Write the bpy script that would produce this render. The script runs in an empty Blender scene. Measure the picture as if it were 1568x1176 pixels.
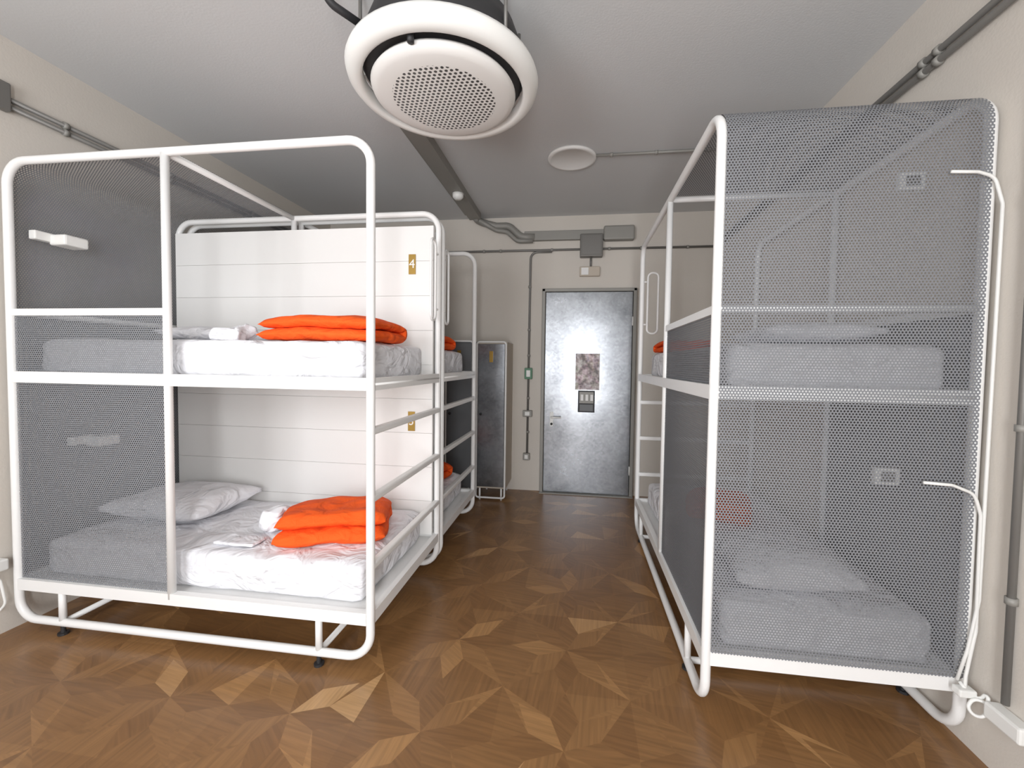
import bpy, bmesh, math, random
from mathutils import Vector, Matrix, noise
random.seed(11)
sc=bpy.context.scene
COL=sc.collection
# ------------------------------------------------------------------ materials
def newmat(name):
    m=bpy.data.materials.new(name); m.use_nodes=True
    nt=m.node_tree; b=nt.nodes['Principled BSDF']; return m,nt,b
def N(nt,t,**k):
    n=nt.nodes.new(t)
    for a,v in k.items(): setattr(n,a,v)
    return n
def srgb(r,g,b):
    f=lambda c:(c/255/12.92) if c/255<=.04045 else ((c/255+.055)/1.055)**2.4
    return (f(r),f(g),f(b),1)
def pmat(name,col,rough=.5,metal=0,bump=0,bscale=60,var=0,vscale=3,coat=0,spec=None,bdist=.01,stretch=None):
    m,nt,b=newmat(name)
    b.inputs['Base Color'].default_value=col
    b.inputs['Roughness'].default_value=rough
    b.inputs['Metallic'].default_value=metal
    b.inputs['Coat Weight'].default_value=coat
    if spec is not None: b.inputs['Specular IOR Level'].default_value=spec
    tc=N(nt,'ShaderNodeTexCoord')
    n=N(nt,'ShaderNodeTexNoise'); n.inputs['Scale'].default_value=vscale; n.inputs['Detail'].default_value=4
    nt.links.new(tc.outputs['Object'],n.inputs['Vector'])
    r=N(nt,'ShaderNodeMix',data_type='RGBA')
    r.inputs['A'].default_value=tuple(c*(1-var) for c in col[:3])+(1,)
    r.inputs['B'].default_value=tuple(min(1,c*(1+var)) for c in col[:3])+(1,)
    nt.links.new(n.outputs['Fac'],r.inputs['Factor']); nt.links.new(r.outputs['Result'],b.inputs['Base Color'])
    if bump>0:
        n=N(nt,'ShaderNodeTexNoise'); n.inputs['Scale'].default_value=bscale; n.inputs['Detail'].default_value=5
        src=tc.outputs['Object']
        if stretch:
            mp=N(nt,'ShaderNodeMapping'); mp.inputs['Scale'].default_value=stretch; nt.links.new(src,mp.inputs['Vector']); src=mp.outputs[0]
            n.inputs['Distortion'].default_value=1.2; n.inputs['Detail'].default_value=3
        nt.links.new(src,n.inputs['Vector'])
        bp=N(nt,'ShaderNodeBump'); bp.inputs['Strength'].default_value=bump; bp.inputs['Distance'].default_value=bdist
        nt.links.new(n.outputs['Fac'],bp.inputs['Height']); nt.links.new(bp.outputs['Normal'],b.inputs['Normal'])
    return m
M_wall=pmat('wall_plaster',srgb(206,199,189),.85,bump=.12,bscale=90,var=.04,vscale=1.5)
M_ceil=pmat('ceiling_paint',srgb(203,204,204),.9,bump=.1,bscale=90,var=.03,vscale=1.2)
M_white=pmat('white_powder_coat',srgb(236,236,234),.35,var=.02)
M_board=pmat('white_board',srgb(232,231,228),.5,var=.015)
M_grey=pmat('grey_conduit',srgb(112,110,106),.45,metal=.3,var=.08)
M_duct=pmat('grey_duct',srgb(140,138,132),.55,metal=.2,var=.06)
M_dark=pmat('dark_rubber',srgb(28,28,30),.6,var=.1)
M_plast=pmat('white_plastic',srgb(232,232,228),.4,var=.02)
M_brass=pmat('brass_plate',srgb(150,118,52),.35,metal=.7,var=.08)
M_cab=pmat('locker_grey',srgb(84,86,88),.45,var=.05)
M_cabside=pmat('locker_side_beige',srgb(186,174,158),.6,var=.04)
M_linen=pmat('white_linen',srgb(234,234,238),.85,bump=.9,bscale=3.2,bdist=.06,stretch=(1.6,1.6,2.6),var=.02,vscale=4,spec=.2)
M_green=pmat('switch_green_frame',srgb(70,120,90),.5,var=.05)
def quilt():
    m,nt,b=newmat('orange_quilt')
    b.inputs['Roughness'].default_value=.85; b.inputs['Specular IOR Level'].default_value=.2
    tc=N(nt,'ShaderNodeTexCoord')
    n=N(nt,'ShaderNodeTexNoise'); n.inputs['Scale'].default_value=9; n.inputs['Detail'].default_value=4; n.inputs['Distortion'].default_value=1.0
    nt.links.new(tc.outputs['Object'],n.inputs['Vector'])
    v=N(nt,'ShaderNodeTexVoronoi',feature='SMOOTH_F1'); v.inputs['Scale'].default_value=9; v.inputs['Smoothness'].default_value=.4
    nt.links.new(tc.outputs['Object'],v.inputs['Vector'])
    s=N(nt,'ShaderNodeMath',operation='SUBTRACT'); nt.links.new(n.outputs['Fac'],s.inputs[0]); nt.links.new(v.outputs['Distance'],s.inputs[1])
    bp=N(nt,'ShaderNodeBump'); bp.inputs['Strength'].default_value=.75; bp.inputs['Distance'].default_value=.03
    nt.links.new(s.outputs[0],bp.inputs['Height']); nt.links.new(bp.outputs['Normal'],b.inputs['Normal'])
    r=N(nt,'ShaderNodeMix',data_type='RGBA'); r.inputs['A'].default_value=srgb(240,76,18); r.inputs['B'].default_value=srgb(252,96,30)
    nt.links.new(n.outputs['Fac'],r.inputs['Factor']); nt.links.new(r.outputs['Result'],b.inputs['Base Color'])
    return m
M_orange=quilt()
def steel():
    m,nt,b=newmat('galvanised_steel')
    b.inputs['Metallic'].default_value=.9
    tc=N(nt,'ShaderNodeTexCoord')
    v=N(nt,'ShaderNodeTexVoronoi'); v.inputs['Scale'].default_value=45
    nt.links.new(tc.outputs['Object'],v.inputs['Vector'])
    n=N(nt,'ShaderNodeTexNoise'); n.inputs['Scale'].default_value=4; n.inputs['Detail'].default_value=6
    nt.links.new(tc.outputs['Object'],n.inputs['Vector'])
    sep=N(nt,'ShaderNodeSeparateColor'); nt.links.new(v.outputs['Color'],sep.inputs['Color'])
    ad=N(nt,'ShaderNodeMath',operation='MULTIPLY_ADD'); ad.inputs[1].default_value=.25
    nt.links.new(sep.outputs['Red'],ad.inputs[0]); nt.links.new(n.outputs['Fac'],ad.inputs[2])
    cr=N(nt,'ShaderNodeValToRGB'); cr.color_ramp.elements[0].position=.3; cr.color_ramp.elements[1].position=.95
    cr.color_ramp.elements[0].color=srgb(112,115,119); cr.color_ramp.elements[1].color=srgb(152,155,159)
    nt.links.new(ad.outputs[0],cr.inputs['Fac']); nt.links.new(cr.outputs['Color'],b.inputs['Base Color'])
    mr=N(nt,'ShaderNodeMapRange'); mr.inputs['To Min'].default_value=.22; mr.inputs['To Max'].default_value=.28
    nt.links.new(ad.outputs[0],mr.inputs['Value']); nt.links.new(mr.outputs['Result'],b.inputs['Roughness'])
    bp=N(nt,'ShaderNodeBump'); bp.inputs['Strength'].default_value=.05; bp.inputs['Distance'].default_value=.01
    nt.links.new(n.outputs['Fac'],bp.inputs['Height']); nt.links.new(bp.outputs['Normal'],b.inputs['Normal'])
    return m
M_steel=steel()
def holes(nt,vec,p,r):
    P=(p,p*math.sqrt(3),1)
    outs=[]
    for off in (0,.5):
        d=N(nt,'ShaderNodeVectorMath',operation='DIVIDE'); d.inputs[1].default_value=P; nt.links.new(vec,d.inputs[0])
        a=N(nt,'ShaderNodeVectorMath',operation='ADD'); a.inputs[1].default_value=(off,off,0); nt.links.new(d.outputs[0],a.inputs[0])
        f=N(nt,'ShaderNodeVectorMath',operation='FRACTION'); nt.links.new(a.outputs[0],f.inputs[0])
        s=N(nt,'ShaderNodeVectorMath',operation='SUBTRACT'); s.inputs[1].default_value=(.5,.5,0); nt.links.new(f.outputs[0],s.inputs[0])
        m=N(nt,'ShaderNodeVectorMath',operation='MULTIPLY'); m.inputs[1].default_value=(P[0],P[1],0); nt.links.new(s.outputs[0],m.inputs[0])
        l=N(nt,'ShaderNodeVectorMath',operation='LENGTH'); nt.links.new(m.outputs[0],l.inputs[0]); outs.append(l.outputs['Value'])
    mi=N(nt,'ShaderNodeMath',operation='MINIMUM'); nt.links.new(outs[0],mi.inputs[0]); nt.links.new(outs[1],mi.inputs[1])
    lt=N(nt,'ShaderNodeMath',operation='LESS_THAN'); lt.inputs[1].default_value=r; nt.links.new(mi.outputs[0],lt.inputs[0])
    return lt.outputs[0]
def perf(name,col,p=.0125,r=.0038):
    m,nt,b=newmat(name)
    b.inputs['Base Color'].default_value=col; b.inputs['Roughness'].default_value=.8; b.inputs['Specular IOR Level'].default_value=.15
    uv=N(nt,'ShaderNodeUVMap'); uv.uv_map='UVMap'
    h=holes(nt,uv.outputs['UV'],p,r)
    inv=N(nt,'ShaderNodeMath',operation='SUBTRACT'); inv.inputs[0].default_value=1; nt.links.new(h,inv.inputs[1])
    nt.links.new(inv.outputs[0],b.inputs['Alpha'])
    return m
M_perf=perf('perforated_grey_sheet',srgb(116,118,122))
def discmat():
    m,nt,b=newmat('perforated_grille')
    b.inputs['Roughness'].default_value=.45
    tc=N(nt,'ShaderNodeTexCoord')
    h=holes(nt,tc.outputs['Object'],.024,.0074)
    mp=N(nt,'ShaderNodeVectorMath',operation='MULTIPLY'); mp.inputs[1].default_value=(1,1,0); nt.links.new(tc.outputs['Object'],mp.inputs[0])
    l=N(nt,'ShaderNodeVectorMath',operation='LENGTH'); nt.links.new(mp.outputs[0],l.inputs[0])
    lt=N(nt,'ShaderNodeMath',operation='LESS_THAN'); lt.inputs[1].default_value=.245; nt.links.new(l.outputs['Value'],lt.inputs[0])
    mu=N(nt,'ShaderNodeMath',operation='MULTIPLY'); nt.links.new(h,mu.inputs[0]); nt.links.new(lt.outputs[0],mu.inputs[1])
    mx=N(nt,'ShaderNodeMix',data_type='RGBA'); mx.inputs['A'].default_value=srgb(226,224,220); mx.inputs['B'].default_value=srgb(50,48,46)
    nt.links.new(mu.outputs[0],mx.inputs['Factor']); nt.links.new(mx.outputs['Result'],b.inputs['Base Color'])
    return m
M_disc=discmat()
def woodmat():
    m,nt,b=newmat('oak_marquetry')
    at=N(nt,'ShaderNodeAttribute'); at.attribute_name='tone'
    sep=N(nt,'ShaderNodeSeparateColor'); nt.links.new(at.outputs['Color'],sep.inputs['Color'])
    tc=N(nt,'ShaderNodeTexCoord')
    ang=N(nt,'ShaderNodeMath',operation='MULTIPLY'); ang.inputs[1].default_value=math.pi; nt.links.new(sep.outputs['Green'],ang.inputs[0])
    vr=N(nt,'ShaderNodeVectorRotate',rotation_type='Z_AXIS'); nt.links.new(tc.outputs['Object'],vr.inputs['Vector']); nt.links.new(ang.outputs[0],vr.inputs['Angle'])
    mp=N(nt,'ShaderNodeMapping'); mp.inputs['Scale'].default_value=(2.2,38,1); nt.links.new(vr.outputs[0],mp.inputs['Vector'])
    n=N(nt,'ShaderNodeTexNoise'); n.inputs['Scale'].default_value=1.6; n.inputs['Detail'].default_value=5; n.inputs['Distortion'].default_value=.6
    nt.links.new(mp.outputs[0],n.inputs['Vector'])
    cr=N(nt,'ShaderNodeValToRGB'); e=cr.color_ramp.elements
    e[0].position=0; e[0].color=srgb(116,80,46); e[1].position=1; e[1].color=srgb(202,162,114)
    x=cr.color_ramp.elements.new(.5); x.color=srgb(154,112,68)
    nt.links.new(sep.outputs['Red'],cr.inputs['Fac'])
    mr=N(nt,'ShaderNodeMapRange'); mr.inputs['From Min'].default_value=.25; mr.inputs['From Max'].default_value=.75; mr.inputs['To Min'].default_value=.74; mr.inputs['To Max'].default_value=1.2; nt.links.new(n.outputs['Fac'],mr.inputs['Value'])
    mu=N(nt,'ShaderNodeVectorMath',operation='SCALE'); nt.links.new(cr.outputs['Color'],mu.inputs[0]); nt.links.new(mr.outputs['Result'],mu.inputs['Scale'])
    nt.links.new(mu.outputs[0],b.inputs['Base Color'])
    b.inputs['Roughness'].default_value=.32
    bp=N(nt,'ShaderNodeBump'); bp.inputs['Strength'].default_value=.06; bp.inputs['Distance'].default_value=.005
    nt.links.new(n.outputs['Fac'],bp.inputs['Height']); nt.links.new(bp.outputs['Normal'],b.inputs['Normal'])
    return m
M_wood=woodmat()
def postermat():
    m,nt,b=newmat('printed_poster')
    tc=N(nt,'ShaderNodeTexCoord')
    br=N(nt,'ShaderNodeTexVoronoi'); br.inputs['Scale'].default_value=16
    nt.links.new(tc.outputs['Object'],br.inputs['Vector'])
    n=N(nt,'ShaderNodeTexNoise'); n.inputs['Scale'].default_value=22; n.inputs['Detail'].default_value=6; nt.links.new(tc.outputs['Object'],n.inputs['Vector'])
    cr=N(nt,'ShaderNodeValToRGB'); e=cr.color_ramp.elements
    e[0].position=.36; e[0].color=srgb(110,100,100); e[1].position=.66; e[1].color=srgb(228,220,216)
    x=e.new(.5); x.color=srgb(175,158,156)
    nt.links.new(n.outputs['Fac'],cr.inputs['Fac'])
    mx=N(nt,'ShaderNodeMix',data_type='RGBA',blend_type='MULTIPLY'); mx.inputs['Factor'].default_value=.15
    nt.links.new(cr.outputs['Color'],mx.inputs['A']); nt.links.new(br.outputs['Color'],mx.inputs['B'])
    nt.links.new(mx.outputs['Result'],b.inputs['Base Color']); b.inputs['Roughness'].default_value=.5
    return m
M_poster=postermat()
# ------------------------------------------------------------------ mesh helpers
def empty(name,loc=(0,0,0)):
    e=bpy.data.objects.new(name,None); e.location=loc; e.empty_display_size=.1; COL.objects.link(e); return e
def mk(name,bm,mat,parent=None,smooth=False,recalc=True):
    if recalc: bmesh.ops.recalc_face_normals(bm,faces=bm.faces)
    me=bpy.data.meshes.new(name); bm.to_mesh(me); bm.free()
    if smooth:
        for p in me.polygons: p.use_smooth=True
    if mat: me.materials.append(mat)
    o=bpy.data.objects.new(name,me); COL.objects.link(o)
    if parent:
        o.parent=parent; o.location=-Vector(parent.location)
    return o
def addbox(bm,lo,hi,T=None,bev=0):
    lo=Vector(lo);hi=Vector(hi)
    b2=bmesh.new(); bmesh.ops.create_cube(b2,size=1)
    for v in b2.verts: v.co=Vector([(lo[i]+hi[i])/2+v.co[i]*(hi[i]-lo[i]) for i in range(3)])
    if bev>0: bmesh.ops.bevel(b2,geom=b2.edges[:],offset=bev,segments=2,affect='EDGES',profile=.5)
    vm={}
    for v in b2.verts:
        c=T(*v.co) if T else v.co
        vm[v]=bm.verts.new(c)
    for f in b2.faces: bm.faces.new([vm[v] for v in f.verts])
    b2.free()
def box(name,lo,hi,mat,parent=None,T=None,bev=0):
    bm=bmesh.new(); addbox(bm,lo,hi,T,bev); return mk(name,bm,mat,parent)
def fillet(pts,r,seg=6,closed=False):
    pts=[Vector(p) for p in pts]; n=len(pts); out=[]
    for i,p in enumerate(pts):
        if not closed and (i==0 or i==n-1): out.append(p); continue
        a=pts[(i-1)%n];b=pts[(i+1)%n]
        da=(a-p);db=(b-p); la=da.length; lb=db.length; da.normalize(); db.normalize()
        ang=da.angle(db)
        if ang>3.1 or ang<.02: out.append(p); continue
        t=min(r/math.tan(ang/2),la*.49,lb*.49); rr=t*math.tan(ang/2)
        bis=(da+db).normalized(); c=p+bis*(rr/math.sin(ang/2))
        s=(p+da*t)-c; e=(p+db*t)-c; th=s.angle(e)
        for k in range(seg+1):
            f=k/seg
            out.append(c+(s*math.sin((1-f)*th)+e*math.sin(f*th))/math.sin(th))
    return out
def addtube(bm,pts,r,closed=False,sides=12,cap=True):
    pts=[Vector(p) for p in pts]; n=len(pts)
    tan=[]
    for i in range(n):
        if closed: t=pts[(i+1)%n]-pts[(i-1)%n]
        elif i==0: t=pts[1]-pts[0]
        elif i==n-1: t=pts[-1]-pts[-2]
        else: t=(pts[i+1]-pts[i]).normalized()+(pts[i]-pts[i-1]).normalized()
        tan.append(t.normalized())
    up=Vector((0,0,1)) if abs(tan[0].z)<.9 else Vector((1,0,0))
    nrm=(up-tan[0]*up.dot(tan[0])).normalized(); rings=[]
    for i in range(n):
        nrm=(nrm-tan[i]*nrm.dot(tan[i])).normalized(); bi=tan[i].cross(nrm)
        rings.append([bm.verts.new(pts[i]+(nrm*math.cos(2*math.pi*k/sides)+bi*math.sin(2*math.pi*k/sides))*r) for k in range(sides)])
    m=n if closed else n-1
    for i in range(m):
        A=rings[i];B=rings[(i+1)%n]
        for k in range(sides):
            bm.faces.new([A[k],A[(k+1)%sides],B[(k+1)%sides],B[k]])
    if not closed and cap: bm.faces.new(rings[0][::-1]); bm.faces.new(rings[-1])
def tube(name,pts,r,mat,parent=None,closed=False,sides=12,fr=0):
    if fr: pts=fillet(pts,fr,closed=closed)
    bm=bmesh.new(); addtube(bm,pts,r,closed,sides); return mk(name,bm,mat,parent,smooth=True)
def lathe(name,prof,mat,parent,loc,seg=72,axis='z'):
    bm=bmesh.new(); rings=[]
    for (r,z) in prof:
        if r<1e-6: rings.append([bm.verts.new((0,0,z))])
        else: rings.append([bm.verts.new((r*math.cos(2*math.pi*k/seg),r*math.sin(2*math.pi*k/seg),z)) for k in range(seg)])
    for A,B in zip(rings,rings[1:]):
        for k in range(seg):
            k2=(k+1)%seg
            q=[A[k%len(A)],A[k2%len(A)],B[k2%len(B)],B[k%len(B)]]
            u=[]
            for v in q:
                if v not in u: u.append(v)
            if len(u)>2: bm.faces.new(u)
    o=mk(name,bm,mat,None,smooth=True)
    o.parent=parent; o.location=Vector(loc)-Vector(parent.location)
    return o
def softbox(name,lo,hi,mat,parent=None,T=None,r=.05,amp=.008,fq=6,seed=0,cuts=22,pinch=0):
    lo=Vector(lo);hi=Vector(hi); c=(lo+hi)/2; h=(hi-lo)/2
    bm=bmesh.new(); bmesh.ops.create_cube(bm,size=2)
    bmesh.ops.subdivide_edges(bm,edges=bm.edges[:],cuts=cuts,use_grid_fill=True)
    r=min(r,h.x,h.y,h.z)
    for v in bm.verts:
        p=Vector((v.co.x*h.x,v.co.y*h.y,v.co.z*h.z))
        if pinch:
            k=(1-abs(v.co.x)**2.5)*(1-abs(v.co.y)**2.5); k=max(k,0)**.5
            p.z*=(1-pinch)+pinch*k
            e=1-.10*(abs(v.co.x*v.co.y)<.5)*(max(abs(v.co.x),abs(v.co.y))**6)*(1-min(abs(v.co.x),abs(v.co.y)))
            p.x*=e;p.y*=e
            q=p
        else:
            q=Vector([max(-(h[i]-r),min(h[i]-r,p[i])) for i in range(3)])
            d=p-q
            if d.length>1e-9: q=q+d.normalized()*r
        nn=noise.noise_vector((c+q)*fq+Vector((seed*7.3,seed,0)))+.5*noise.noise_vector((c+q)*fq*2.7+Vector((0,seed*3,0)))
        q=q+nn*amp
        w=c+q
        w.z=max(w.z,lo.z)
        v.co=T(*w) if T else w
    return mk(name,bm,mat,parent,smooth=True)
def duvet(name,cx,cy,z0,w,dep,rot,T=None,seed=0,t=.075,layers=2,shift=0.0,amp=.012):
    """folded quilt: thick ribbon folded over, open edges on one long side"""
    path=[]
    g=t*1.0
    for L in range(layers):
        sh=shift*L
        ya,yb=(dep/2,-dep/2+sh) if L%2==0 else (-dep/2+shift*(L-1),dep/2-shift)
        for k in range(15):
            path.append((ya+(yb-ya)*k/14, t/2+L*g))
        if L<layers-1:
            s=-1 if L%2==0 else 1
            for k in range(1,7):
                a=math.pi*k/7
                path.append((yb+s*math.sin(a)*g/2*.55, t/2+L*g+g/2-math.cos(a)*g/2))
    n=len(path); M=44; bm=bmesh.new(); secs=[]
    for j in range(M+1):
        f=-math.cos(math.pi*j/M); x=w/2*f; e=abs(f); th=t/2*max(.3,(1-e**14)**.5)
        up=[];dn=[]
        for i,(y,z) in enumerate(path):
            y0,z0_=path[max(0,i-1)];y1,z1=path[min(n-1,i+1)]
            d=Vector((y1-y0,z1-z0_)).normalized(); nn=Vector((-d.y,d.x))
            ee=min(i,n-1-i)/2.0; tt=th*math.sqrt(max(.03,1-(1-min(1,ee))**2))
            q=.95+.05*abs(math.cos(f*math.pi*1.8))
            up.append((y+nn.x*tt*q,z+nn.y*tt*q)); dn.append((y-nn.x*tt*q,z-nn.y*tt*q))
        ring=up+dn[::-1]; vs=[]
        for (y,z) in ring:
            zz=z*(1-.14*(z/(t*layers))*(abs(y)/(dep/2))**4)*(1-.14*(z/(t*layers))*e**4)
            P=Vector((x,y*(1-.04*e**4),max(0,zz)))
            nv=noise.noise_vector(P*5+Vector((seed*5.1,0,seed)))*amp+noise.noise_vector(P*14+Vector((seed*5.1,0,seed)))*amp*.4
            P=P+Vector((nv.x*1.6,nv.y*1.3,nv.z)); P.z=max(P.z,.002)
            c,s=math.cos(rot),math.sin(rot)
            W=(cx+P.x*c-P.y*s, cy+P.x*s+P.y*c, z0+P.z)
            vs.append(bm.verts.new(T(*W) if T else W))
        secs.append(vs)
    for A,B in zip(secs,secs[1:]):
        for k in range(len(A)):
            k2=(k+1)%len(A); bm.faces.new([A[k],A[k2],B[k2],B[k]])
    for A in (secs[0],secs[-1]):
        m=len(A)
        for i in range(n-1): bm.faces.new([A[i],A[i+1],A[m-2-i],A[m-1-i]])
    return mk(name,bm,M_orange,None,smooth=True)
def sheet(name,rows,vs,mat,parent,T):
    bm=bmesh.new(); uvl=bm.loops.layers.uv.new('UVMap'); g=[]
    for (u,z,s) in rows: g.append([(bm.verts.new(T(u,v,z)),(v,s)) for v in vs])
    for A,B in zip(g,g[1:]):
        for k in range(len(vs)-1):
            q=[A[k],A[k+1],B[k+1],B[k]]
            f=bm.faces.new([x[0] for x in q])
            for l,x in zip(f.loops,q): l[uvl].uv=x[1]
    return mk(name,bm,mat,parent,smooth=True,recalc=False)
# ------------------------------------------------------------------ room
XL,XR,YB,YF,H=-3.06,1.575,-1.3,4.9,3.21
box('ceiling',(XL-.2,YB-.2,H),(XR+.2,YF+.2,H+.15),M_ceil)
box('wall_left',(XL-.2,YB-.2,-.1),(XL,YF+.2,H),M_wall)
box('wall_right',(XR,YB-.2,-.1),(XR+.2,YF+.2,H),M_wall)
box('wall_far',(XL,YF,-.1),(XR,YF+.2,H),M_wall)
wins=[(-.14,.50,.2,2.6),(-2.45,-1.05,.85,2.75)]
bm=bmesh.new()
addbox(bm,(XL,YB-.2,-.1),(-2.45,YB,H)); addbox(bm,(-1.05,YB-.2,-.1),(-.14,YB,H)); addbox(bm,(.50,YB-.2,-.1),(XR,YB,H))
addbox(bm,(-2.45,YB-.2,-.1),(-1.05,YB,.85)); addbox(bm,(-2.45,YB-.2,2.75),(-1.05,YB,H))
addbox(bm,(-.14,YB-.2,-.1),(.50,YB,.2)); addbox(bm,(-.14,YB-.2,2.6),(.50,YB,H))
mk('wall_back',bm,M_wall)
for i,(x0,x1,z0,z1) in enumerate(wins):
    w=empty('window_%d'%(i+1),((x0+x1)/2,YB-.1,(z0+z1)/2))
    bm=bmesh.new()
    for x in (x0+.03,x1-.03)+(((x0+x1)/2,) if i else ()): addbox(bm,(x-.03,YB-.13,z0),(x+.03,YB-.07,z1))
    for z in (z0+.03,z1-.03): addbox(bm,(x0,YB-.13,z-.03),(x1,YB-.07,z+.03))
    mk('frame',bm,M_white,w)
# marquetry floor
bm=bmesh.new(); cl=bm.loops.layers.color.new('tone'); S=.58; R=S/2
a=R/(2*math.cos(math.pi/8))
def fl(pts,tone,ang):
    vs=[bm.verts.new((max(XL,min(XR,p[0])),max(YB,min(YF,p[1])),0)) for p in pts]
    ar=0
    for i in range(len(pts)):
        p=vs[i].co;q=vs[(i+1)%len(pts)].co; ar+=p.x*q.y-q.x*p.y
    if abs(ar)<1e-4:
        for v in vs: bm.verts.remove(v)
        return
    if ar<0: vs=vs[::-1]
    f=bm.faces.new(vs)
    for l in f.loops: l[cl]=(tone,ang,0,1)
ox,oy=-.02,2.16
def rt(b):
    r=random.random()
    return b+(random.random()-.5)*.3 if r<.93 else .62+.25*random.random()
for i in range(-7,6):
    for j in range(-8,8):
        cx,cy=ox+i*S,oy+j*S
        P=lambda r,an:(cx+r*math.cos(an),cy+r*math.sin(an))
        for k in range(8):
            t0=k*math.pi/4
            fl([(cx,cy),P(a,t0-math.pi/8),P(R,t0),P(a,t0+math.pi/8)],rt((.18,.42)[k%2]),(-t0/math.pi)%1)
        for q in range(4):
            b0=q*math.pi/2; bm_=b0+math.pi/4
            C=(cx+R*math.sqrt(2)*math.cos(bm_),cy+R*math.sqrt(2)*math.sin(bm_))
            t2=rt(.5)
            fl([P(R,b0),C,P(a,b0+math.pi/8)],rt(.25),(-b0/math.pi+.25)%1)
            fl([C,P(R,bm_),P(a,b0+math.pi/8)],t2,.3)
            fl([P(R,b0+math.pi/2),P(a,b0+3*math.pi/8),C],rt(.35),(-b0/math.pi+.75)%1)
            fl([P(a,b0+3*math.pi/8),P(R,bm_),C],t2,.3)
fo=mk('floor',bm,M_wood,recalc=False)
box('floor_slab_trim_1',(XL-.2,YB-.2,-.12),(XR+.2,YF+.2,-.003),M_dark)
# ------------------------------------------------------------------ bunks
L_,W_=2.05,.969
zp,zm,zb=1.74,1.395,.262
um=.957; tr=.0205
def bunk(T,o,board=True,v1=W_,zt=2.535,zf=.066):
    e=empty('bunk_bed',o)
    P=lambda u,v,z: Vector(T(u,v,z))
    bm=bmesh.new()
    for v in (0,v1):
        loop=fillet([P(0,v,zf),P(L_,v,zf),P(L_,v,zt),P(0,v,zt)],.115,seg=8,closed=True)
        addtube(bm,loop,tr,closed=True,sides=14)
        addtube(bm,[P(um,v,zb),P(um,v,zt)],tr*.95)
        for u in (.28,L_-.27): addtube(bm,[P(u,v,zf),P(u,v,zb)],tr*.8)
    for u in (.28,L_-.27): addtube(bm,[P(u,0,zf),P(u,v1,zf)],tr*.75)
    for u,z in ((um,zt-.0),(0,zp),(.0,zm),(L_,zm)): addtube(bm,[P(u,0,z),P(u,v1,z)],tr*.85)
    mk('tube_frame',bm,M_white,e,smooth=True)
    bm=bmesh.new()
    for v in (0,v1):
        for z in (zm,zb): addbox(bm,(.015,v-.018,z-.03),(L_-.015,v+.018,z+.03),T)
        addbox(bm,(.015,v-.012,zp-.018),(um,v+.012,zp+.018),T)
    for u in (0,L_):
        for z in (zb,zm): addbox(bm,(u-.016,.01,z-.03),(u+.016,v1-.01,z+.03),T)
    for z in (1.17,.845,.515): addbox(bm,(L_-.02,-.01,z-.017),(L_+.02,v1+.01,z+.017),T,bev=.008)
    mk('rails_and_rungs',bm,M_white,e)
    bm=bmesh.new()
    for z in (zm,zb): addbox(bm,(.02,.02,z-.012),(L_-.02,v1-.02,z+.006),T)
    mk('bed_platform',bm,M_white,e)
    bm=bmesh.new()
    for u in (.28,L_-.27):
        for v in (0,v1): addtube(bm,[P(u,v,0.0),P(u,v,.012)],.024); addtube(bm,[P(u,v,.012),P(u,v,zf)],.011)
    mk('levelling_feet',bm,M_dark,e)
    hv=(v1-.06,v1-.15) if board else (.05,.14)
    hp=fillet([P(L_+.0,hv[0],1.79),P(L_,hv[0],2.33),P(L_,hv[1],2.33),P(L_,hv[1],1.79)],.04,closed=True)
    bm=bmesh.new(); addtube(bm,hp,.009,closed=True,sides=8)
    vv=v1 if board else 0
    for z in (1.87,2.25): addtube(bm,[P(L_,vv,z),P(L_,hv[0],z)],.008)
    mk('grab_handle',bm,M_white,e,smooth=True)
    rows=[];s=0; off=tr+.002
    pts=[(-off,zb+.03)]+[(-off,zb+.03+(zt-zb-.145)*k/6) for k in range(1,7)]
    R2=.115+off
    for k in range(1,9):
        an=math.pi/2*k/8; pts.append((.115-R2*math.cos(an),zt-.115+R2*math.sin(an)))
    pts.append((um,zt+off))
    prev=None
    for p in pts:
        if prev: s+=math.dist(p,prev)
        rows.append((p[0],p[1],s)); prev=p
    sheet('perforated_canopy',rows,[.012,v1/2,v1-.004],M_perf,e,T)
    bm=bmesh.new(); uvl=bm.loops.layers.uv.new('UVMap')
    q=[(0,zb),(um,zb),(um,zp),(0,zp)]
    for v in ((0,) if board else (-.002,.002,v1)):
        f=bm.faces.new([bm.verts.new(T(u,v,z)) for u,z in q])
        for l,(u,z) in zip(f.loops,q): l[uvl].uv=(u,z)
    mk('perforated_side_panel',bm,M_perf,e,recalc=False)
    if board:
        bm=bmesh.new(); z=zb+.03; hh=(2.44-z)/9
        for k in range(9):
            addbox(bm,(.02,v1-.046,z+.001),(L_-.022,v1-.03,z+hh-.001),T); z+=hh
        addbox(bm,(.02,v1-.032,zb+.03),(L_-.022,v1-.022,2.44),T)
        mk('plank_backboard',bm,M_board,e)
    return e
def mattress(T,z,name='mattress',seed=1,v1=W_):
    return softbox(name,(.05,.075,z+.008),(L_-.085,v1-.06,z+.212),M_linen,None,T,r=.045,amp=.008,fq=5,seed=seed,cuts=30)
XL0,YA=-3.012,1.865
TA=lambda u,v,z:(XL0+u,YA+v,z)
YBk=3.885
TB=lambda u,v,z:(XL0+u,YBk-v,z)
XC,YC=.575,1.842
TC=lambda u,v,z:(XC+v,YC+u,z)
bunk(TA,(XL0,YA,0)); bunk(TB,(XL0,YBk,0)); bunk(TC,(XC,YC,0),board=False,v1=.962,zt=2.555,zf=.046)
for i,T in enumerate((TA,TB,TC)):
    mattress(T,zm,seed=i*2+1); mattress(T,zb,seed=i*2+2)
zu,zl=zm+.216,zb+.216
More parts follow.
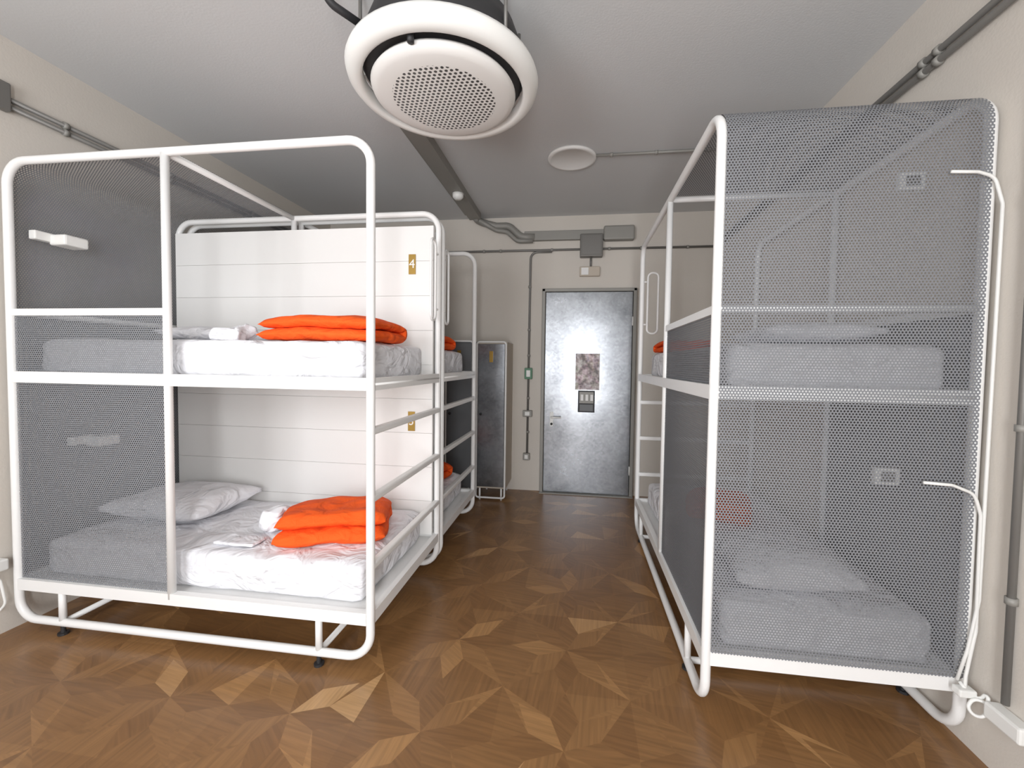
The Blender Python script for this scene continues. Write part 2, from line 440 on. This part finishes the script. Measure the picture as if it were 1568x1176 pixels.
def D(T,u,v,z,w,d,rot,seed,**k): return duvet('folded_orange_duvet',u,v,z,w,d,rot,T,seed,**k)
D(TA,1.62,.40,zu,.68,.42,math.pi-.03,1,t=.072,shift=.012)
D(TA,1.63,.42,zl,.58,.42,math.pi+.36,2,t=.088,shift=.04,amp=.016)
D(TB,1.62,.45,zu,.6,.45,.1,3,t=.065); D(TB,1.62,.45,zl,.55,.45,.2,4,t=.08)
D(TC,1.70,.30,zu,.42,.36,1.5,5,t=.05); D(TC,1.2,.45,zl,.42,.36,.3,6,t=.07)
def pillow(T,u,v,z,a=.24,b=.3,seed=0,h=.065):
    softbox('pillow',(u-a,v-b,z),(u+a,v+b,z+2*h),M_linen,None,T,amp=.012,fq=5,seed=seed,cuts=20,pinch=.85)
for i,T in enumerate((TA,TB,TC)):
    pillow(T,.44 if i==0 else .34,.58 if i==0 else .42,zl,a=.34 if i==0 else .24,b=.26,seed=i,h=.085)
    pillow(T,.66 if i==0 else .36,.62 if i==0 else .5,zu,a=.22,b=.24,seed=i+5,h=.05)
softbox('folded_towel',(1.00,.20,zu),(1.16,.40,zu+.07),M_linen,None,TA,r=.03,amp=.03,fq=9,seed=21,cuts=16)
softbox('folded_towel',(1.16,.34,zl),(1.29,.50,zl+.13),M_linen,None,TA,r=.045,amp=.025,fq=9,seed=22,cuts=16)
softbox('folded_pillowcase',(1.04,.16,zl),(1.28,.28,zl+.018),M_linen,None,TA,r=.008,amp=.004,fq=9,seed=23,cuts=12)
for txt,z in (('4',2.178),('3',1.09)):
    yy=YA+W_-.0475
    e=empty('number_plaque',(-1.133,yy-.006,z))
    box('plate',(-1.158,yy-.0055,z-.068),(-1.108,yy,z+.068),M_brass,e)
    c=bpy.data.curves.new('digit','FONT'); c.body=txt; c.size=.085; c.align_x='CENTER'; c.align_y='CENTER'; c.extrude=.001
    t=bpy.data.objects.new('digit',c); COL.objects.link(t); t.parent=e; t.rotation_euler=(math.pi/2,0,0); t.location=(0,-.0005,0); c.materials.append(M_plast)
def rlamp(T,z,v):
    e=empty('reading_lamp',T(.02,v,z))
    box('base',(.0,v-.07,z-.025),(.045,v+.05,z+.025),M_plast,e,T,bev=.006)
    box('shade',(.03,v+.0,z-.04),(.14,v+.12,z+.02),M_plast,e,T,bev=.01)
    tube('joint',[T(.04,v+.03,z),T(.08,v+.06,z)],.012,M_plast,e)
rlamp(TA,2.18,.15); rlamp(TA,1.0,.3)
# ------------------------------------------------------------------ ceiling air conditioner
ac=(-.655,2.01,2.8)
e=empty('ceiling_air_conditioner',ac)
lathe('outer_ring',[(.375,.05),(.378,.008),(.39,.0),(.425,.008),(.445,.03),(.452,.055),(.445,.075),(.40,.085),(.375,.05)],M_plast,e,ac)
lathe('dark_air_slot',[(.38,.08),(.355,.045),(.25,.03),(0,.03)],M_dark,e,ac)
lathe('grille_disc',[(0,-.03),(.22,-.03),(.305,-.026),(.334,-.014),(.342,.004),(.332,.02),(0,.02)],M_disc,e,ac)
lathe('motor_housing',[(.375,.08),(.39,.10),(.37,.20),(.34,.28),(0,.28)],M_dark,e,ac)
tube('display_sensor',[(ac[0]-.03,ac[1]-.355,2.83),(ac[0]-.03,ac[1]-.355,2.79)],.014,M_dark,e)
for sx in (-.33,.33):
    for sy in (-.2,.2):
        tube('hanger_rod',[(ac[0]+sx,ac[1]+sy,2.90),(ac[0]+sx,ac[1]+sy,H)],.008,M_grey,e)
tube('refrigerant_pipe',[(-.95,1.75,2.96),(-1.04,1.65,2.98),(-1.06,1.6,3.1),(-1.06,1.6,H)],.016,M_dark,e,fr=.06)
e=empty('cable_duct',(-1.17,3.6,H))
box('ceiling_run',(-1.235,2.3,H-.075),(-1.105,4.72,H),M_duct,e)
box('ceiling_lip',(-1.29,2.9,H-.02),(-1.235,4.72,H),M_duct,e)
tube('flexible_hose',[(-1.17,4.70,H-.05),(-1.15,4.83,H-.06),(-.95,4.85,3.1),(-.80,4.85,3.10),(-.66,4.85,2.97),(-.5,4.85,2.96)],.04,M_duct,e,fr=.12)
tube('flexible_hose_lower',[(-1.13,4.72,H-.08),(-.95,4.84,3.05),(-.82,4.84,3.03),(-.7,4.84,2.92),(-.52,4.84,2.92)],.026,M_duct,e,fr=.1)
box('wall_run',(-.62,4.84,2.925),(.55,4.9,3.03),M_duct,e,bev=.006)
box('end_cap',(.28,4.80,2.90),(.62,4.9,3.06),M_duct,e,bev=.02)
e=empty('junction_box',(.145,4.85,2.85))
box('body',(.02,4.80,2.72),(.275,4.9,2.975),M_grey,e,bev=.012)
box('lid',(.04,4.792,2.74),(.255,4.802,2.955),M_grey,e,bev=.003)
tube('drop_pipe',[(.145,4.87,2.73),(.145,4.87,2.62)],.012,M_grey,e)
e=empty('emergency_light',(.13,4.87,2.57))
box('case',(.02,4.85,2.51),(.25,4.9,2.62),M_cabside,e,bev=.01); box('diffuser',(.04,4.845,2.525),(.12,4.852,2.605),M_board,e)
def clips(e,pts,ax,r=.019):
    for p in pts:
        q=Vector(p); d=Vector(ax)*.012
        tube('clip',[q-d,q+d],r,M_duct,e)
e=empty('conduit_pipe',(0,4.88,2.82))
tube('horizontal_pipe',[(-3.0,4.88,2.82),(1.53,4.88,2.82)],.013,M_grey,e)
clips(e,[(x,4.88,2.82) for x in (-1.1,-.9,-.3,.35,.7,1.2)],(1,0,0))
tube('vertical_pipe',[(-.30,4.88,2.80),(-.545,4.88,2.80),(-.555,4.88,.45)],.013,M_grey,e,fr=.08)
clips(e,[(-.55,4.88,z) for z in (2.4,1.9,1.6,1.1,.7)],(0,0,1))
def switch(x,z,w,h,fr=None):
    e=empty('light_switch',(x,4.86,z)); box('box',(x-w/2,4.845,z-h/2),(x+w/2,4.9,z+h/2),fr or M_duct,e,bev=.006)
    box('rocker',(x-w/4,4.838,z-h/3.4),(x+w/4,4.847,z+h/3.4),M_plast,e,bev=.003)
switch(-.55,1.39,.09,.13,M_green); switch(-.555,.92,.11,.075,M_duct); switch(-.56,.41,.08,.08,M_duct)
e=empty('conduit_pipe',(1.55,3,2.87))
for dz in (0,.045): tube('pipe',[(1.553,.2,2.86+dz),(1.553,4.86,2.86+dz)],.014,M_grey,e)
clips(e,[(1.553,y,2.86+dz) for y in (1.55,2.12,2.2,3.0,4) for dz in (0,.045)],(0,1,0),.021)
e=empty('conduit_pipe',(-3.04,3,2.86))
for dz in (0,.04): tube('pipe',[(-3.04,1.9,2.84+dz),(-3.04,4.86,2.84+dz)],.013,M_grey,e)
clips(e,[(-3.04,y,2.84+dz) for y in (2.15,2.8,3.6) for dz in (0,.04)],(0,1,0),.02)
box('end_box',(-3.06,1.83,2.81),(-3.02,1.90,2.96),M_grey,e,bev=.008)
e=empty('conduit_pipe',(1.555,1.7,1.5))
tube('pipe',[(1.556,1.69,.30),(1.556,1.69,2.84)],.012,M_grey,e)
clips(e,[(1.556,1.69,z) for z in (.68,1.3,2.1)],(0,0,1),.018)
e=empty('conduit_pipe',(.85,3.5,H-.015))
tube('pipe',[(.13,3.5,H-.014),(1.56,3.5,H-.014)],.011,M_duct,e)
clips(e,[(x,3.5,H-.014) for x in (.25,.6,1.0,1.4)],(1,0,0),.017)
e=empty('round_ceiling_speaker',(-.065,3.54,H)); lathe('rim',[(0,-.016),(.165,-.016),(.17,-.02),(.193,-.02),(.2,-.012),(.2,0),(0,0)],M_board,e,(-.065,3.54,H-.001))
e=empty('smoke_detector',(-1.17,4.0,3.13)); lathe('body',[(0,-.055),(.03,-.055),(.05,-.035),(.055,0),(0,0)],M_plast,e,(-1.16,3.98,H-.075))
# ------------------------------------------------------------------ door
e=empty('door_1',(.13,4.88,0))
bm=bmesh.new()
addbox(bm,(-.40,4.83,0),(-.362,4.9,2.37),None,.006); addbox(bm,(.625,4.83,0),(.663,4.9,2.37),None,.006); addbox(bm,(-.40,4.83,2.335),(.663,4.9,2.37),None,.006)
mk('door_frame',bm,M_duct,e)
box('door_leaf',(-.358,4.855,.012),(.621,4.9,2.332),M_steel,e,bev=.004)
box('threshold',(-.40,4.80,0),(.663,4.9,.01),M_duct,e)
box('lock_plate',(-.29,4.848,.78),(-.25,4.856,.95),M_plast,e,bev=.003)
tube('lever_handle',[(-.27,4.85,.89),(-.27,4.80,.89),(-.16,4.80,.89)],.011,M_plast,e,fr=.02)
tube('key_cylinder',[(-.27,4.85,.81),(-.27,4.835,.81)],.014,M_dark,e)
for z in (.3,2.0): tube('hinge',[(.623,4.845,z-.05),(.623,4.845,z+.05)],.009,M_plast,e)
box('poster',(-.005,4.846,1.215),(.268,4.852,1.63),M_poster)
e=empty('notice_sign',(.125,4.85,1.08))
box('backing',(.03,4.846,.955),(.22,4.853,1.205),M_dark,e); box('paper',(.045,4.843,1.06),(.205,4.847,1.19),M_duct,e)
for x in (.06,.115,.17): box('pictogram',(x,4.841,1.09),(x+.03,4.8435,1.16),M_board,e)
box('text_block',(.05,4.843,.97),(.2,4.847,1.045),M_cab,e)
# ------------------------------------------------------------------ lockers
def locker(x0,x1,y0,z1,front,side):
    e=empty('metal_locker',((x0+x1)/2,y0,0))
    box('cabinet',(x0+.012,y0+.02,.13),(x1,4.895,z1),side,e)
    box('door_panel',(x0+.022,y0,.15),(x1-.022,y0+.02,z1-.022),front,e,bev=.003)
    bm=bmesh.new(); addtube(bm,fillet([(x0+.01,y0+.005,.03),(x1-.01,y0+.005,.03),(x1-.01,y0+.005,z1),(x0+.01,y0+.005,z1)],.03,closed=True),.010,closed=True)
    for x in (x0+.05,x1-.05): addtube(bm,[(x,y0+.03,0),(x,y0+.03,.14)],.01); addtube(bm,[(x,4.85,0),(x,4.85,.14)],.01)
    mk('tube_trim',bm,M_white,e,smooth=True)
    box('plaque',((x0+x1)/2-.02,y0-.006,z1-.22),((x0+x1)/2+.02,y0,z1-.1),M_brass,e)
    tube('latch',[(x0+.06,y0-.015,.95),(x0+.06,y0,.95)],.014,M_dark,e)
locker(-1.08,-.74,4.45,1.735,M_steel,M_cabside)
locker(-1.42,-1.10,4.42,1.74,M_cab,M_cab); locker(-1.75,-1.44,4.42,1.74,M_cab,M_cab)
# ------------------------------------------------------------------ outlets and cables
e=empty('power_cable',(1.5,1.8,1.2))
y=1.800
tube('upper_lead',[(1.38,y,2.245),(1.47,y,2.24),(1.525,y,2.22),(1.555,y,2.12),(1.553,y,1.5),(1.55,y,.62),(1.52,y,.42),(1.49,y,.3)],.006,M_plast,e,fr=.05,sides=8)
tube('lower_lead',[(1.34,y,1.065),(1.44,y,1.06),(1.515,y,1.03),(1.54,y,.95),(1.545,y,.5),(1.51,y-.01,.32),(1.50,y-.02,.25)],.006,M_plast,e,fr=.05,sides=8)
tube('coil',[(1.49,y-.01,.30),(1.53,y-.04,.24),(1.55,y-.06,.32),(1.53,y-.07,.2),(1.48,y-.05,.22),(1.52,y-.04,.27),(1.555,y-.08,.25)],.006,M_plast,e,fr=.03,sides=8)
box('plug',(1.47,1.76,.255),(1.53,1.80,.285),M_plast,e,bev=.006)
e=empty('power_adapter',(1.546,1.66,.25))
box('body',(1.52,1.60,.22),(1.574,1.73,.28),M_plast,e,bev=.008)
for z,x in ((2.245,1.30),(1.065,1.26)):
    e=empty('power_outlet',(x,1.87,z)); box('plate',(x-.045,1.865,z-.035),(x+.045,1.895,z+.035),M_plast,e,bev=.005)
    box('socket',(x-.025,1.862,z-.02),(x+.025,1.866,z+.02),M_grey,e)
e=empty('power_cable',(-3.03,1.8,.35))
tube('lead',[(-3.05,1.78,.36),(-3.03,1.80,.30),(-3.0,1.8,.18),(-3.04,1.78,.12),(-3.05,1.74,.3)],.006,M_plast,e,fr=.04,sides=8)
box('plug',(-3.058,1.76,.36),(-3.0,1.82,.42),M_plast,e,bev=.008)
# ------------------------------------------------------------------ light
wd=bpy.data.worlds.new('World'); sc.world=wd; wd.use_nodes=True
bg=wd.node_tree.nodes['Background']; bg.inputs['Color'].default_value=(.78,.88,1,1); bg.inputs['Strength'].default_value=1.5
def area(name,loc,rot,sx,sy,p,col):
    l=bpy.data.lights.new(name,'AREA'); l.shape='RECTANGLE'; l.size=sx; l.size_y=sy; l.energy=p; l.color=col
    o=bpy.data.objects.new(name,l); o.location=loc; o.rotation_euler=rot; COL.objects.link(o); return o
for (x0,x1,z0,z1),p in zip(wins,(108,108)):
    area('window_daylight',((x0+x1)/2,YB-.16,(z0+z1)/2),(math.radians(90),0,0),x1-x0,z1-z0,p,(.98,.98,1))
# ------------------------------------------------------------------ camera
yaw,pit,rol=.136,.037,.014
r0=Vector((math.cos(yaw),math.sin(yaw),0)); fw=Vector((-math.sin(yaw)*math.cos(pit),math.cos(yaw)*math.cos(pit),-math.sin(pit))); u0=r0.cross(fw)
c,s=math.cos(rol),math.sin(rol)
X=r0*c+u0*s; Yv=u0*c-r0*s; Z=-fw
cam=bpy.data.cameras.new('camera'); co=bpy.data.objects.new('camera',cam); COL.objects.link(co)
co.matrix_world=Matrix(((X.x,Yv.x,Z.x,0),(X.y,Yv.y,Z.y,0),(X.z,Yv.z,Z.z,1.502),(0,0,0,1)))
cam.sensor_width=36; cam.lens=640/1568*36; cam.shift_x=-.0064; cam.shift_y=-.0046; cam.clip_start=.02
sc.camera=co
sc.view_settings.view_transform='Standard'
sc.view_settings.gamma=1.12
